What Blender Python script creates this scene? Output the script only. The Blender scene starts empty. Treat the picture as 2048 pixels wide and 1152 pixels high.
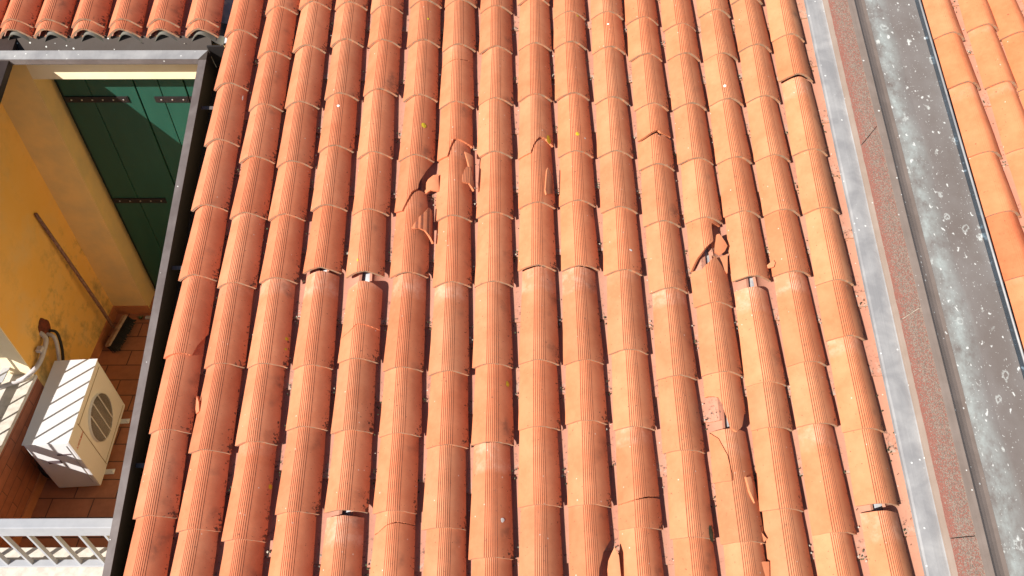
import bpy, bmesh, math, random
from mathutils import Vector, Matrix, noise
sc = bpy.context.scene
C = sc.collection
rnd = random.Random(7)
PI = math.pi
# ---------------------------------------------------------------- camera, world, sun, exposure
CAMZ = 8.0
cam = bpy.data.cameras.new('camera'); cam.lens = 28.477; cam.sensor_width = 36; cam.clip_start = .05; cam.clip_end = 500
co = bpy.data.objects.new('camera', cam); C.objects.link(co); sc.camera = co
R = Matrix(((0.99998, 0.00316, -0.00396), (-0.00501, 0.73746, -0.67538), (0.00078, 0.67539, 0.73746)))
co.matrix_world = Matrix.Translation((0, 0, CAMZ)) @ R.to_4x4()
SUN = Vector((-1.05, -1.0, 1.055)).normalized()
el = math.asin(SUN.z); az = math.atan2(SUN.x, SUN.y)
w = bpy.data.worlds.new('World'); sc.world = w; w.use_nodes = True
nt = w.node_tree
sky = nt.nodes.new('ShaderNodeTexSky'); sky.sky_type = 'NISHITA'; sky.sun_disc = False
sky.sun_elevation = el; sky.sun_rotation = az
nt.links.new(sky.outputs[0], nt.nodes['Background'].inputs[0]); nt.nodes['Background'].inputs[1].default_value = .05
sl = bpy.data.lights.new('sun', 'SUN'); sl.energy = 5.0; sl.angle = math.radians(.5); sl.color = (1, .93, .84)
so = bpy.data.objects.new('sun', sl); C.objects.link(so); so.location = (0, 0, 20)
so.rotation_euler = SUN.to_track_quat('Z', 'Y').to_euler()
sc.view_settings.view_transform = 'Standard'; sc.view_settings.look = 'None'
sc.view_settings.exposure = 0.72; sc.view_settings.gamma = 1

# ---------------------------------------------------------------- roof frame: x along the eave, s up the slope, h out of the slope
SL = math.radians(17.2414); D0 = -3.70406
U = Vector((0, math.cos(SL), math.sin(SL))); N = Vector((0, -math.sin(SL), math.cos(SL)))
RF = Matrix(((1, 0, 0), (0, U.y, N.y), (0, U.z, N.z))).to_4x4()
def RP(x, s, h=0): return Vector((x, 0, CAMZ)) + U * s + N * (D0 + h)
def K(h): return (D0 + h) / D0
ROOF = Matrix.Translation(RP(0, 0, 0)) @ RF

# ---------------------------------------------------------------- materials
def mat(name, rough=.8, metal=0.0):
    m = bpy.data.materials.new(name); m.use_nodes = True
    p = m.node_tree.nodes['Principled BSDF']; p.inputs['Roughness'].default_value = rough; p.inputs['Metallic'].default_value = metal
    return m, m.node_tree, p
def nn(t, k, **a):
    n = t.nodes.new(k)
    for i, v in a.items():
        if isinstance(i, str) and hasattr(n, i): setattr(n, i, v)
    return n
def math_(t, op, a, b=None, clamp=False):
    n = t.nodes.new('ShaderNodeMath'); n.operation = op; n.use_clamp = clamp
    for i, v in enumerate((a, b)):
        if v is None: continue
        if isinstance(v, (int, float)): n.inputs[i].default_value = v
        else: t.links.new(v, n.inputs[i])
    return n.outputs[0]
def mixc(t, f, a, b, bt='MIX'):
    n = t.nodes.new('ShaderNodeMix'); n.data_type = 'RGBA'; n.blend_type = bt
    for i, v in ((0, f), (6, a), (7, b)):
        if isinstance(v, (int, float)): n.inputs[i].default_value = v
        elif isinstance(v, tuple): n.inputs[i].default_value = v + (1,) if len(v) == 3 else v
        else: t.links.new(v, n.inputs[i])
    return n.outputs[2]
def tex(t, vec, scale, detail=3, rough=.55, dist=0):
    n = t.nodes.new('ShaderNodeTexNoise'); n.inputs['Scale'].default_value = scale
    n.inputs['Detail'].default_value = detail; n.inputs['Roughness'].default_value = rough; n.inputs['Distortion'].default_value = dist
    if vec is not None: t.links.new(vec, n.inputs['Vector'])
    return n.outputs[0]
def ramp(t, f, a, b):
    n = t.nodes.new('ShaderNodeMapRange'); n.inputs[1].default_value = a; n.inputs[2].default_value = b
    t.links.new(f, n.inputs[0]); return n.outputs[0]
def coord(t, rand=True, scale=(1, 1, 1)):
    c = t.nodes.new('ShaderNodeTexCoord').outputs['Object']
    mp = t.nodes.new('ShaderNodeMapping'); mp.inputs['Scale'].default_value = scale
    t.links.new(c, mp.inputs[0])
    if rand:
        oi = t.nodes.new('ShaderNodeObjectInfo')
        v = t.nodes.new('ShaderNodeVectorMath'); v.operation = 'SCALE'; v.inputs[0].default_value = (37, 91, 53)
        t.links.new(oi.outputs['Random'], v.inputs['Scale'])
        t.links.new(v.outputs[0], mp.inputs['Location'])
    return c, mp.outputs[0]
def bump(t, p, f, strength=.3, dist=.002):
    b = t.nodes.new('ShaderNodeBump'); b.inputs['Strength'].default_value = strength; b.inputs['Distance'].default_value = dist
    t.links.new(f, b.inputs['Height']); t.links.new(b.outputs[0], p.inputs['Normal'])

def tile_mat(name, kind):
    m, t, p = mat(name, .82)
    p.inputs['Specular IOR Level'].default_value = .3
    c, v = coord(t)
    oi = t.nodes.new('ShaderNodeObjectInfo')
    col = oi.outputs['Color']
    sep = t.nodes.new('ShaderNodeSeparateXYZ'); t.links.new(c, sep.inputs[0])
    X, Y = sep.outputs[0], sep.outputs[1]
    big = tex(t, v, 7, 3, .6); mid = tex(t, v, 38, 4, .6); fine = tex(t, v, 420, 2, .7)
    base = mixc(t, ramp(t, big, .32, .72), col, (1.0, .93, .80), 'MULTIPLY') if False else col
    # cloudy firing tones: a touch redder / a touch sandier
    red = mixc(t, 1.0, col, (.93, .86, .83), 'MULTIPLY')
    sand = mixc(t, 1.0, col, (1.04, 1.10, 1.14), 'MULTIPLY')
    base = mixc(t, ramp(t, big, .35, .68), red, sand)
    base = mixc(t, math_(t, 'MULTIPLY', ramp(t, mid, .45, .75), .30), base, mixc(t, 1.0, col, (1.2, 1.25, 1.25), 'MULTIPLY'))
    base = mixc(t, math_(t, 'MULTIPLY', ramp(t, fine, .5, .8), .25), base, mixc(t, 1.0, col, (.65, .6, .58), 'MULTIPLY'))
    if kind == 'cover':
        # band kept clean under the tile above: paler, a little chalky (strength in the object colour's alpha)
        band = math_(t, 'MULTIPLY', ramp(t, math_(t, 'ADD', Y, math_(t, 'MULTIPLY', mid, .03)), .385, .42), oi.outputs['Alpha'])
        chalk = tex(t, v, 16, 4, .7)
        base = mixc(t, math_(t, 'MULTIPLY', band, math_(t, 'ADD', .10, math_(t, 'MULTIPLY', ramp(t, chalk, .45, .8), .6))), base, (.80, .50, .38))
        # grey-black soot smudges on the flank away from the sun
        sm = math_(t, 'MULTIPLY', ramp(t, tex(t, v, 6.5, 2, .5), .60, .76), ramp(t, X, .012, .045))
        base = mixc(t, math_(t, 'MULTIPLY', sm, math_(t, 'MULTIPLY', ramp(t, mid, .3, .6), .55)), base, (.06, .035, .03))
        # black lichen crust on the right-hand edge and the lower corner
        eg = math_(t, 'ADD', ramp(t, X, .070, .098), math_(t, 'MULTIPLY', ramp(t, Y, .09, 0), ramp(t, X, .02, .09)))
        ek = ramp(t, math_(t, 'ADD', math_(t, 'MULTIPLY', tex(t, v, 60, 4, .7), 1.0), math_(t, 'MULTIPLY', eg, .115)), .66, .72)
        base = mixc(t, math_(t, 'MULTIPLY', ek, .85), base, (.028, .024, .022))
    else:
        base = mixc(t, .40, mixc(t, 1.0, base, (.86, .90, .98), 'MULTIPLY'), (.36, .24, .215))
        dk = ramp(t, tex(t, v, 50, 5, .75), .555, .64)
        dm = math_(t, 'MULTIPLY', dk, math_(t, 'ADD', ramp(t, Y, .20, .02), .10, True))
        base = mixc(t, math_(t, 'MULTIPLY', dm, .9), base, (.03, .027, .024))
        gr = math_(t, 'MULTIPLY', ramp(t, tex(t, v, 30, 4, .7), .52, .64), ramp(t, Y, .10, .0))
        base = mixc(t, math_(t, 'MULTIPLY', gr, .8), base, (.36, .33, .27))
    # scattered specks
    vo = t.nodes.new('ShaderNodeTexVoronoi'); vo.inputs['Scale'].default_value = 22; t.links.new(v, vo.inputs['Vector'])
    spk = math_(t, 'MULTIPLY', math_(t, 'LESS_THAN', vo.outputs['Distance'], .075), math_(t, 'GREATER_THAN', tex(t, v, 9, 1), .56))
    base = mixc(t, math_(t, 'MULTIPLY', spk, .6), base, (.70, .64, .55))
    vo2 = t.nodes.new('ShaderNodeTexVoronoi'); vo2.inputs['Scale'].default_value = 31; t.links.new(v, vo2.inputs['Vector'])
    spk2 = math_(t, 'MULTIPLY', math_(t, 'LESS_THAN', vo2.outputs['Distance'], .07), math_(t, 'GREATER_THAN', tex(t, v, 11, 1), .58))
    base = mixc(t, math_(t, 'MULTIPLY', spk2, .8), base, (.05, .03, .025))
    t.links.new(base, p.inputs['Base Color'])
    bump(t, p, math_(t, 'ADD', math_(t, 'MULTIPLY', fine, .4), mid), .35, .0012)
    return m
M = {}
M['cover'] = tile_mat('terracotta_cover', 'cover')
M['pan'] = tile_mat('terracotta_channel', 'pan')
def simple(name, col, rough=.8, metal=0, var=None, scale=10, amt=.5, b=0, detail=4, lo=.4, hi=.65, stretch=(1, 1, 1), rand=False):
    m, t, p = mat(name, rough, metal)
    c, v = coord(t, rand, stretch)
    base = col
    if var:
        f = tex(t, v, scale, detail, .6)
        base = mixc(t, math_(t, 'MULTIPLY', ramp(t, f, lo, hi), amt), col, var)
        t.links.new(base, p.inputs['Base Color'])
        if b: bump(t, p, f, b, .003)
    else: p.inputs['Base Color'].default_value = col + (1,)
    return m
# groove and rim take the colour of their tile too
def tinted(name, mul, var, amt, scale, lo=.42, hi=.62):
    m, t, p = mat(name, .9)
    c, v = coord(t)
    oi = t.nodes.new('ShaderNodeObjectInfo')
    b = mixc(t, 1.0, oi.outputs['Color'], mul, 'MULTIPLY')
    f = tex(t, v, scale, 4, .7)
    b = mixc(t, math_(t, 'MULTIPLY', ramp(t, f, lo, hi), amt), b, var)
    t.links.new(b, p.inputs['Base Color'])
    return m
M['groove'] = tinted('groove_dark', (.50, .38, .33), (.10, .05, .04), .5, 60)  # groove lines coloured darker than the tile around them
M['rim'] = tinted('weathered_rim', (.95, 1.1, 1.1), (.26, .21, .145), .85, 45, .36, .55)
M['fresh'] = tinted('fresh_break', (1.02, .95, .85), (.42, .13, .06), .5, 50)
M['galv'] = None
def metal_sheet(name, col, rough, metal, cloud, camt, streak=None):
    m, t, p = mat(name, rough, metal)
    c, v = coord(t, False)
    f = tex(t, v, 7, 4, .6, .4); g = tex(t, v, 40, 3, .6)
    mp = t.nodes.new('ShaderNodeMapping'); mp.inputs['Scale'].default_value = (60, 1.2, 60); t.links.new(c, mp.inputs[0])
    s = tex(t, mp.outputs[0], 1, 3, .6)
    b = mixc(t, math_(t, 'MULTIPLY', ramp(t, f, .38, .66), camt), col, cloud)
    b = mixc(t, math_(t, 'MULTIPLY', ramp(t, s, .5, .8), .25), b, (col[0] * .6, col[1] * .6, col[2] * .6))
    vo = t.nodes.new('ShaderNodeTexVoronoi'); vo.inputs['Scale'].default_value = 26; t.links.new(v, vo.inputs['Vector'])
    sp = math_(t, 'MULTIPLY', math_(t, 'LESS_THAN', math_(t, 'ADD', vo.outputs['Distance'], math_(t, 'MULTIPLY', g, .15)), .20), math_(t, 'GREATER_THAN', tex(t, v, 6, 1), .55))
    b = mixc(t, math_(t, 'MULTIPLY', sp, .7), b, (.75, .77, .75))
    t.links.new(b, p.inputs['Base Color'])
    r = ramp(t, f, .3, .7); rr = math_(t, 'ADD', rough - .08, math_(t, 'MULTIPLY', r, .16)); t.links.new(rr, p.inputs['Roughness'])
    bump(t, p, f, .25, .004)
    return m
M['galv'] = metal_sheet('galvanised_sheet', (.25, .25, .26), .55, .1, (.36, .36, .365), .85)
M['brown'] = metal_sheet('brown_coated_sheet', (.042, .031, .026), .8, 0, (.065, .05, .042), .6)
M['verge'] = metal_sheet('shaded_verge_sheet', (.03, .02, .017), .5, .1, (.05, .03, .025), .6)  # dark colour stands in for the shaded channel inside the left verge
M['mauve'] = metal_sheet('verge_strip_sheet', (.135, .11, .105), .5, .2, (.20, .175, .17), .6)
M['beige'] = metal_sheet('beige_coated_sheet', (.33, .25, .20), .5, .1, (.39, .31, .26), .6)
M['trim'] = metal_sheet('brown_grey_trim', (.20, .158, .135), .5, .1, (.26, .21, .185), .6)
M['dark'] = simple('shaded_gutter_inside', (.018, .015, .015), .6)  # near-black colour stands in for the shade deep in the narrow channel
M['bluelip'] = simple('sky_tinted_upstand', (.16, .27, .38), .22, 1.0, (.10, .18, .27), 9, .6)  # blue of the reflected sky is put into the metal's base colour
# channel floor with droppings
def spatter():
    m, t, p = mat('spattered_channel_metal', .5, .15)
    c, v = coord(t, False, (1, .72, 1))
    f = tex(t, v, 5, 4, .6)
    base = mixc(t, ramp(t, f, .35, .7), (.168, .142, .130), (.215, .195, .186))
    sep = t.nodes.new('ShaderNodeSeparateXYZ'); t.links.new(c, sep.inputs[0])
    wob = math_(t, 'ADD', sep.outputs[0], math_(t, 'MULTIPLY', math_(t, 'SUBTRACT', tex(t, v, 3, 3, .6), .5), .16))
    d = math_(t, 'ABSOLUTE', math_(t, 'SUBTRACT', wob, 2.255))
    st = math_(t, 'MULTIPLY', ramp(t, d, .10, .0), ramp(t, tex(t, v, 12, 4, .7), .30, .65))
    base = mixc(t, math_(t, 'MULTIPLY', st, .62), base, (.50, .58, .57))
    g = tex(t, v, 70, 3, .7)
    wn = t.nodes.new('ShaderNodeTexNoise'); wn.inputs['Scale'].default_value = 22; wn.inputs['Detail'].default_value = 3; t.links.new(v, wn.inputs['Vector'])
    wm = t.nodes.new('ShaderNodeVectorMath'); wm.operation = 'SCALE'; wm.inputs['Scale'].default_value = .055; t.links.new(wn.outputs[1], wm.inputs[0])
    wa = t.nodes.new('ShaderNodeVectorMath'); wa.operation = 'ADD'; t.links.new(v, wa.inputs[0]); t.links.new(wm.outputs[0], wa.inputs[1])
    v = wa.outputs[0]
    for sc_, thr, per, amt, col, ring in ((11, .14, .68, .75, (.68, .71, .68), 0), (26, .15, .55, .7, (.80, .82, .80), 0), (55, .12, .62, .6, (.75, .78, .76), 0), (13, .22, .86, .5, (.62, .66, .64), 1), (90, .15, .62, .5, (.72, .75, .73), 0)):
        vo = t.nodes.new('ShaderNodeTexVoronoi'); vo.inputs['Scale'].default_value = sc_; vo.inputs['Randomness'].default_value = 1
        off = t.nodes.new('ShaderNodeVectorMath'); off.operation = 'ADD'; off.inputs[1].default_value = (sc_ * 3.1, sc_ * 1.7, 0)
        t.links.new(v, off.inputs[0]); t.links.new(off.outputs[0], vo.inputs['Vector'])
        dd = math_(t, 'ADD', vo.outputs['Distance'], math_(t, 'MULTIPLY', math_(t, 'SUBTRACT', g, .5), .34))
        k = ramp(t, dd, thr + .045, thr - .035)
        if ring: k = math_(t, 'MULTIPLY', k, ramp(t, dd, thr - .10, thr - .05))
        sp2 = t.nodes.new('ShaderNodeSeparateColor'); t.links.new(vo.outputs['Color'], sp2.inputs[0])
        k = math_(t, 'MULTIPLY', k, math_(t, 'GREATER_THAN', sp2.outputs[0], per))
        base = mixc(t, math_(t, 'MULTIPLY', k, amt), base, col)
    t.links.new(base, p.inputs['Base Color'])
    return m
M['spatter'] = spatter()
def granules():
    m, t, p = mat('granulated_membrane', .95)
    c, v = coord(t, False)
    vo = t.nodes.new('ShaderNodeTexVoronoi'); vo.inputs['Scale'].default_value = 250; t.links.new(v, vo.inputs['Vector'])
    sp = t.nodes.new('ShaderNodeSeparateColor'); t.links.new(vo.outputs['Color'], sp.inputs[0])
    sep = t.nodes.new('ShaderNodeSeparateXYZ'); t.links.new(c, sep.inputs[0])
    wear = math_(t, 'ADD', ramp(t, sep.outputs[0], .012, .055), math_(t, 'MULTIPLY', math_(t, 'SUBTRACT', tex(t, v, 7, 3), .5), 1.2))
    k = math_(t, 'LESS_THAN', sp.outputs[0], math_(t, 'ADD', math_(t, 'MULTIPLY', wear, .55), .10))
    g = mixc(t, sp.outputs[1], (.15, .105, .085), (.30, .235, .19))
    r = mixc(t, sp.outputs[2], (.24, .092, .068), (.29, .125, .096))
    b = mixc(t, k, r, g)
    t.links.new(b, p.inputs['Base Color'])
    bump(t, p, vo.outputs['Distance'], .5, .003)
    return m
M['membrane'] = granules()
M['underlay'] = simple('grey_underlay_sheet', (.34, .36, .40), .6, 0, (.54, .54, .51), 20, .8)
M['fibre'] = simple('fibre_cement', (.14, .13, .12), .85, 0, (.12, .12, .08), 18, .8)
# house walls
def plaster():
    m, t, p = mat('yellow_plaster', .9)
    c, v = coord(t, False)
    f = tex(t, v, 2.2, 5, .65); g = tex(t, v, 9, 4, .7); h = tex(t, v, 120, 3, .6)
    b = mixc(t, ramp(t, f, .35, .65), (.80, .45, .10), (.82, .50, .15))
    sep = t.nodes.new('ShaderNodeSeparateXYZ'); t.links.new(c, sep.inputs[0])
    low = ramp(t, sep.outputs[2], CAMZ - 3.9, CAMZ - 4.5)
    st = math_(t, 'MULTIPLY', ramp(t, math_(t, 'ADD', math_(t, 'MULTIPLY', f, .5), math_(t, 'MULTIPLY', g, .5)), .50, .64), math_(t, 'ADD', .25, low, True))
    b = mixc(t, math_(t, 'MULTIPLY', st, .65), b, (.16, .13, .05))
    pale = ramp(t, tex(t, v, 3.3, 4, .6), .52, .7)
    b = mixc(t, math_(t, 'MULTIPLY', pale, .35), b, (.66, .50, .26))
    t.links.new(b, p.inputs['Base Color']); bump(t, p, h, .3, .002)
    return m
M['plaster'] = plaster()
M['plaster2'] = simple('pale_yellow_plaster', (.80, .56, .24), .9, 0, (.56, .44, .24), 4, .55, .2)
M['cream'] = simple('sunlit_cream_plaster', (.85, .72, .50), .9, 0, (.70, .52, .30), 3, .5)  # paler copy of the yellow wall, its sunlit look put into the colour
M['offwhite'] = simple('off_white_plaster', (.62, .55, .44), .9, 0, (.52, .45, .35), 3, .5)
M['green'] = simple('green_paint', (.0075, .060, .040), .5, 0, (.011, .074, .050), 14, .5, .15, stretch=(1, 1, .25))
M['greendark'] = simple('green_frame_paint', (.006, .02, .014), .6)
M['iron'] = simple('black_iron', (.016, .012, .013), .55, .3, (.04, .026, .024), 40, .5)
M['steel'] = simple('screw_steel', (.45, .42, .42), .4, .7)
def brick(name, c1, c2, mortar, bw, rh, ms, axes, rough=.6):
    m, t, p = mat(name, rough)
    c, v = coord(t, False)
    sep = t.nodes.new('ShaderNodeSeparateXYZ'); t.links.new(c, sep.inputs[0])
    cb = t.nodes.new('ShaderNodeCombineXYZ')
    for i, a in enumerate(axes): t.links.new(sep.outputs[a], cb.inputs[i])
    mp = t.nodes.new('ShaderNodeMapping'); mp.inputs['Location'].default_value = (2.998 + .285 * 4, .005, 0); t.links.new(cb.outputs[0], mp.inputs[0])
    br = t.nodes.new('ShaderNodeTexBrick'); br.inputs['Scale'].default_value = 1; br.inputs['Brick Width'].default_value = bw; br.inputs['Row Height'].default_value = rh
    br.inputs['Mortar Size'].default_value = ms; br.inputs['Color1'].default_value = c1 + (1,); br.inputs['Color2'].default_value = c2 + (1,); br.inputs['Mortar'].default_value = mortar + (1,)
    br.inputs['Mortar Smooth'].default_value = .1
    t.links.new(mp.outputs[0], br.inputs['Vector'])
    b = mixc(t, math_(t, 'MULTIPLY', ramp(t, tex(t, v, 16, 4, .6), .4, .7), .4), br.outputs[0], (c1[0] * .55, c1[1] * .6, c1[2] * .6))
    t.links.new(b, p.inputs['Base Color'])
    inv = math_(t, 'SUBTRACT', 1, br.outputs['Fac']); bump(t, p, inv, .6, .004)
    return m
M['floor'] = brick('terracotta_floor_tile', (.36, .135, .07), (.42, .17, .09), (.05, .03, .025), .285, .143, .004, (0, 1, 2))
M['cladding'] = brick('terracotta_parapet_cladding', (.36, .11, .05), (.42, .14, .065), (.16, .07, .04), .30, .075, .003, (1, 2, 0))
M['skirting'] = simple('terracotta_skirting', (.50, .19, .08), .55, 0, (.34, .12, .055), 12, .6)
M['concrete'] = simple('white_parapet_concrete', (.64, .60, .54), .85, 0, (.42, .38, .33), 22, .6, .3)
M['white'] = simple('white_paint', (.40, .42, .46), .45, 0, (.33, .35, .39), 12, .5)
M['acwhite'] = simple('white_appliance_paint', (.70, .71, .74), .4, 0, (.64, .65, .66), 6, .4)
M['acdark'] = simple('dark_fan_void', (.05, .035, .035), .7)
M['acwire'] = simple('grille_wire', (.42, .37, .34), .5)
M['plate'] = simple('nameplate_grey', (.12, .09, .10), .5)
M['red'] = simple('red_lettering', (.50, .07, .03), .6)
M['pipe'] = simple('grey_hose', (.52, .50, .52), .5, 0, (.40, .38, .40), 30, .5)
M['black'] = simple('black_foam', (.022, .02, .02), .8)
M['wood'] = simple('worn_broom_wood', (.15, .06, .045), .7, 0, (.34, .22, .17), 30, .8, .3, stretch=(6, 6, 1))
M['headwood'] = simple('broom_head_wood', (.46, .33, .24), .7, 0, (.24, .12, .08), 18, .8)
M['patch'] = simple('raw_brick_hole', (.17, .035, .015), .95, 0, (.05, .015, .01), 22, .9, .5)
M['lichen'] = simple('yellow_lichen', (.62, .46, .02), .95, 0, (.45, .32, .02), 90, .8, .5)
M['dropping'] = simple('bird_dropping', (.82, .82, .78), .8, 0, (.55, .55, .5), 60, .6)
M['moss'] = simple('dark_moss', (.035, .04, .02), .95, 0, (.09, .11, .05), 40, .8)
M['mortar'] = simple('mortar_crumbs', (.50, .45, .38), .95, 0, (.28, .25, .19), 60, .8)
M['leaf'] = simple('weed_leaf', (.05, .11, .03), .6)
M['ground'] = simple('street_asphalt', (.06, .058, .055), .95, 0, (.09, .085, .08), 3, .6)
M['outer'] = simple('outer_wall_plaster', (.62, .42, .18), .9, 0, (.5, .34, .15), 2, .6)

# ---------------------------------------------------------------- object helpers
def tag(o, label=None, cat=None, group=None, kind=None):
    if label: o['label'] = label
    if cat: o['category'] = cat
    if group: o['group'] = group
    if kind: o['kind'] = kind
    return o
def empty(name, loc, rot=None):
    o = bpy.data.objects.new(name, None); C.objects.link(o)
    o.matrix_world = Matrix.Translation(loc) @ (rot.to_4x4() if rot is not None else Matrix.Identity(4)); o.empty_display_size = .1
    return o
def link(name, me, mats, parent=None, mw=None):
    o = bpy.data.objects.new(name, me); C.objects.link(o)
    for m in (mats if isinstance(mats, (list, tuple)) else [mats]):
        if len(me.materials) < (len(mats) if isinstance(mats, (list, tuple)) else 1): me.materials.append(m)
    if parent is not None: o.parent = parent
    if mw is not None: o.matrix_world = mw
    return o
def finish(bm, name, smooth=False):
    me = bpy.data.meshes.new(name); bmesh.ops.recalc_face_normals(bm, faces=bm.faces[:]); bm.to_mesh(me); bm.free()
    if smooth:
        for p in me.polygons: p.use_smooth = True
    return me
def obj(name, bm, m, parent=None, smooth=False, mw=None):
    """mesh given in the parent's own space (world space when there is no parent)"""
    return link(name, finish(bm, name, smooth), m, parent, mw)
def W(v): return Vector((v[0], v[1], v[2] + CAMZ))
def box(bm, lo, hi, bev=0, mi=0):
    vs = [bm.verts.new((x, y, z)) for z in (lo[2], hi[2]) for y in (lo[1], hi[1]) for x in (lo[0], hi[0])]
    fs = [bm.faces.new([vs[i] for i in f]) for f in ((0, 2, 3, 1), (4, 5, 7, 6), (0, 1, 5, 4), (2, 6, 7, 3), (0, 4, 6, 2), (1, 3, 7, 5))]
    for f in fs: f.material_index = mi
    if bev:
        es = list({e for f in fs for e in f.edges}); bmesh.ops.bevel(bm, geom=es, offset=bev, segments=2, affect='EDGES', profile=.6)
    return fs
def prism(bm, pts, lo, hi, axis=2):
    """closed outline extruded along one axis"""
    def mk(p, k):
        q = list(p); q.insert(axis, k); return bm.verts.new(q)
    a = [mk(p, lo) for p in pts]; b = [mk(p, hi) for p in pts]; n = len(pts)
    bm.faces.new(a[::-1]); bm.faces.new(b)
    for i in range(n): bm.faces.new((a[i], a[(i + 1) % n], b[(i + 1) % n], b[i]))
def wavy(bm, pts, s0, s1, n=60, amp=.0016, seed=1):
    """sheet-metal profile drawn along s with small dents and buckles"""
    rings = []
    for i in range(n + 1):
        s_ = s0 + (s1 - s0) * i / n
        dx = noise.noise((s_ * 2.1, seed, 0)) * amp
        rings.append([bm.verts.new((a + dx, s_, b + noise.noise((s_ * 3.3, a * 9, seed)) * amp + noise.noise((s_ * 11, a * 14, seed + 3)) * amp * .5)) for a, b in pts])
    m_ = len(pts)
    for r0, r1 in zip(rings, rings[1:]):
        for k in range(m_): bm.faces.new((r0[k], r0[(k + 1) % m_], r1[(k + 1) % m_], r1[k])).smooth = False
    bm.faces.new(rings[0]); bm.faces.new(rings[-1][::-1])
def tube(bm, pts, r, seg=10, mi=0):
    pts = [Vector(p) for p in pts]; rings = []
    rr = r if isinstance(r, (list, tuple)) else [r] * len(pts)
    up = Vector((0, 0, 1))
    for i, p in enumerate(pts):
        d = (pts[min(i + 1, len(pts) - 1)] - pts[max(i - 1, 0)]).normalized()
        a = d.cross(up if abs(d.z) < .95 else Vector((1, 0, 0))).normalized(); b = d.cross(a)
        rings.append([bm.verts.new(p + (a * math.cos(2 * PI * k / seg) + b * math.sin(2 * PI * k / seg)) * rr[i]) for k in range(seg)])
    for i in range(len(rings) - 1):
        for k in range(seg):
            f = bm.faces.new((rings[i][k], rings[i][(k + 1) % seg], rings[i + 1][(k + 1) % seg], rings[i + 1][k])); f.material_index = mi; f.smooth = True
    bm.faces.new(rings[0][::-1]); bm.faces.new(rings[-1])
def curve_pts(pts, n=8):
    out = []; P = [Vector(p) for p in pts]
    for i in range(len(P) - 1):
        p0, p1, p2, p3 = P[max(i - 1, 0)], P[i], P[i + 1], P[min(i + 2, len(P) - 1)]
        for k in range(n):
            t = k / n
            out.append(.5 * ((2 * p1) + (p2 - p0) * t + (2 * p0 - 5 * p1 + 4 * p2 - p3) * t * t + (3 * p1 - p0 - 3 * p2 + p3) * t ** 3))
    out.append(P[-1]); return out
def lerp(poly, u):
    if u <= poly[0][0]: return poly[0][1]
    for (a, b), (c, d) in zip(poly, poly[1:]):
        if u <= c: return b + (d - b) * (u - a) / (c - a) if c > a else d
    return poly[-1][1]

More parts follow.
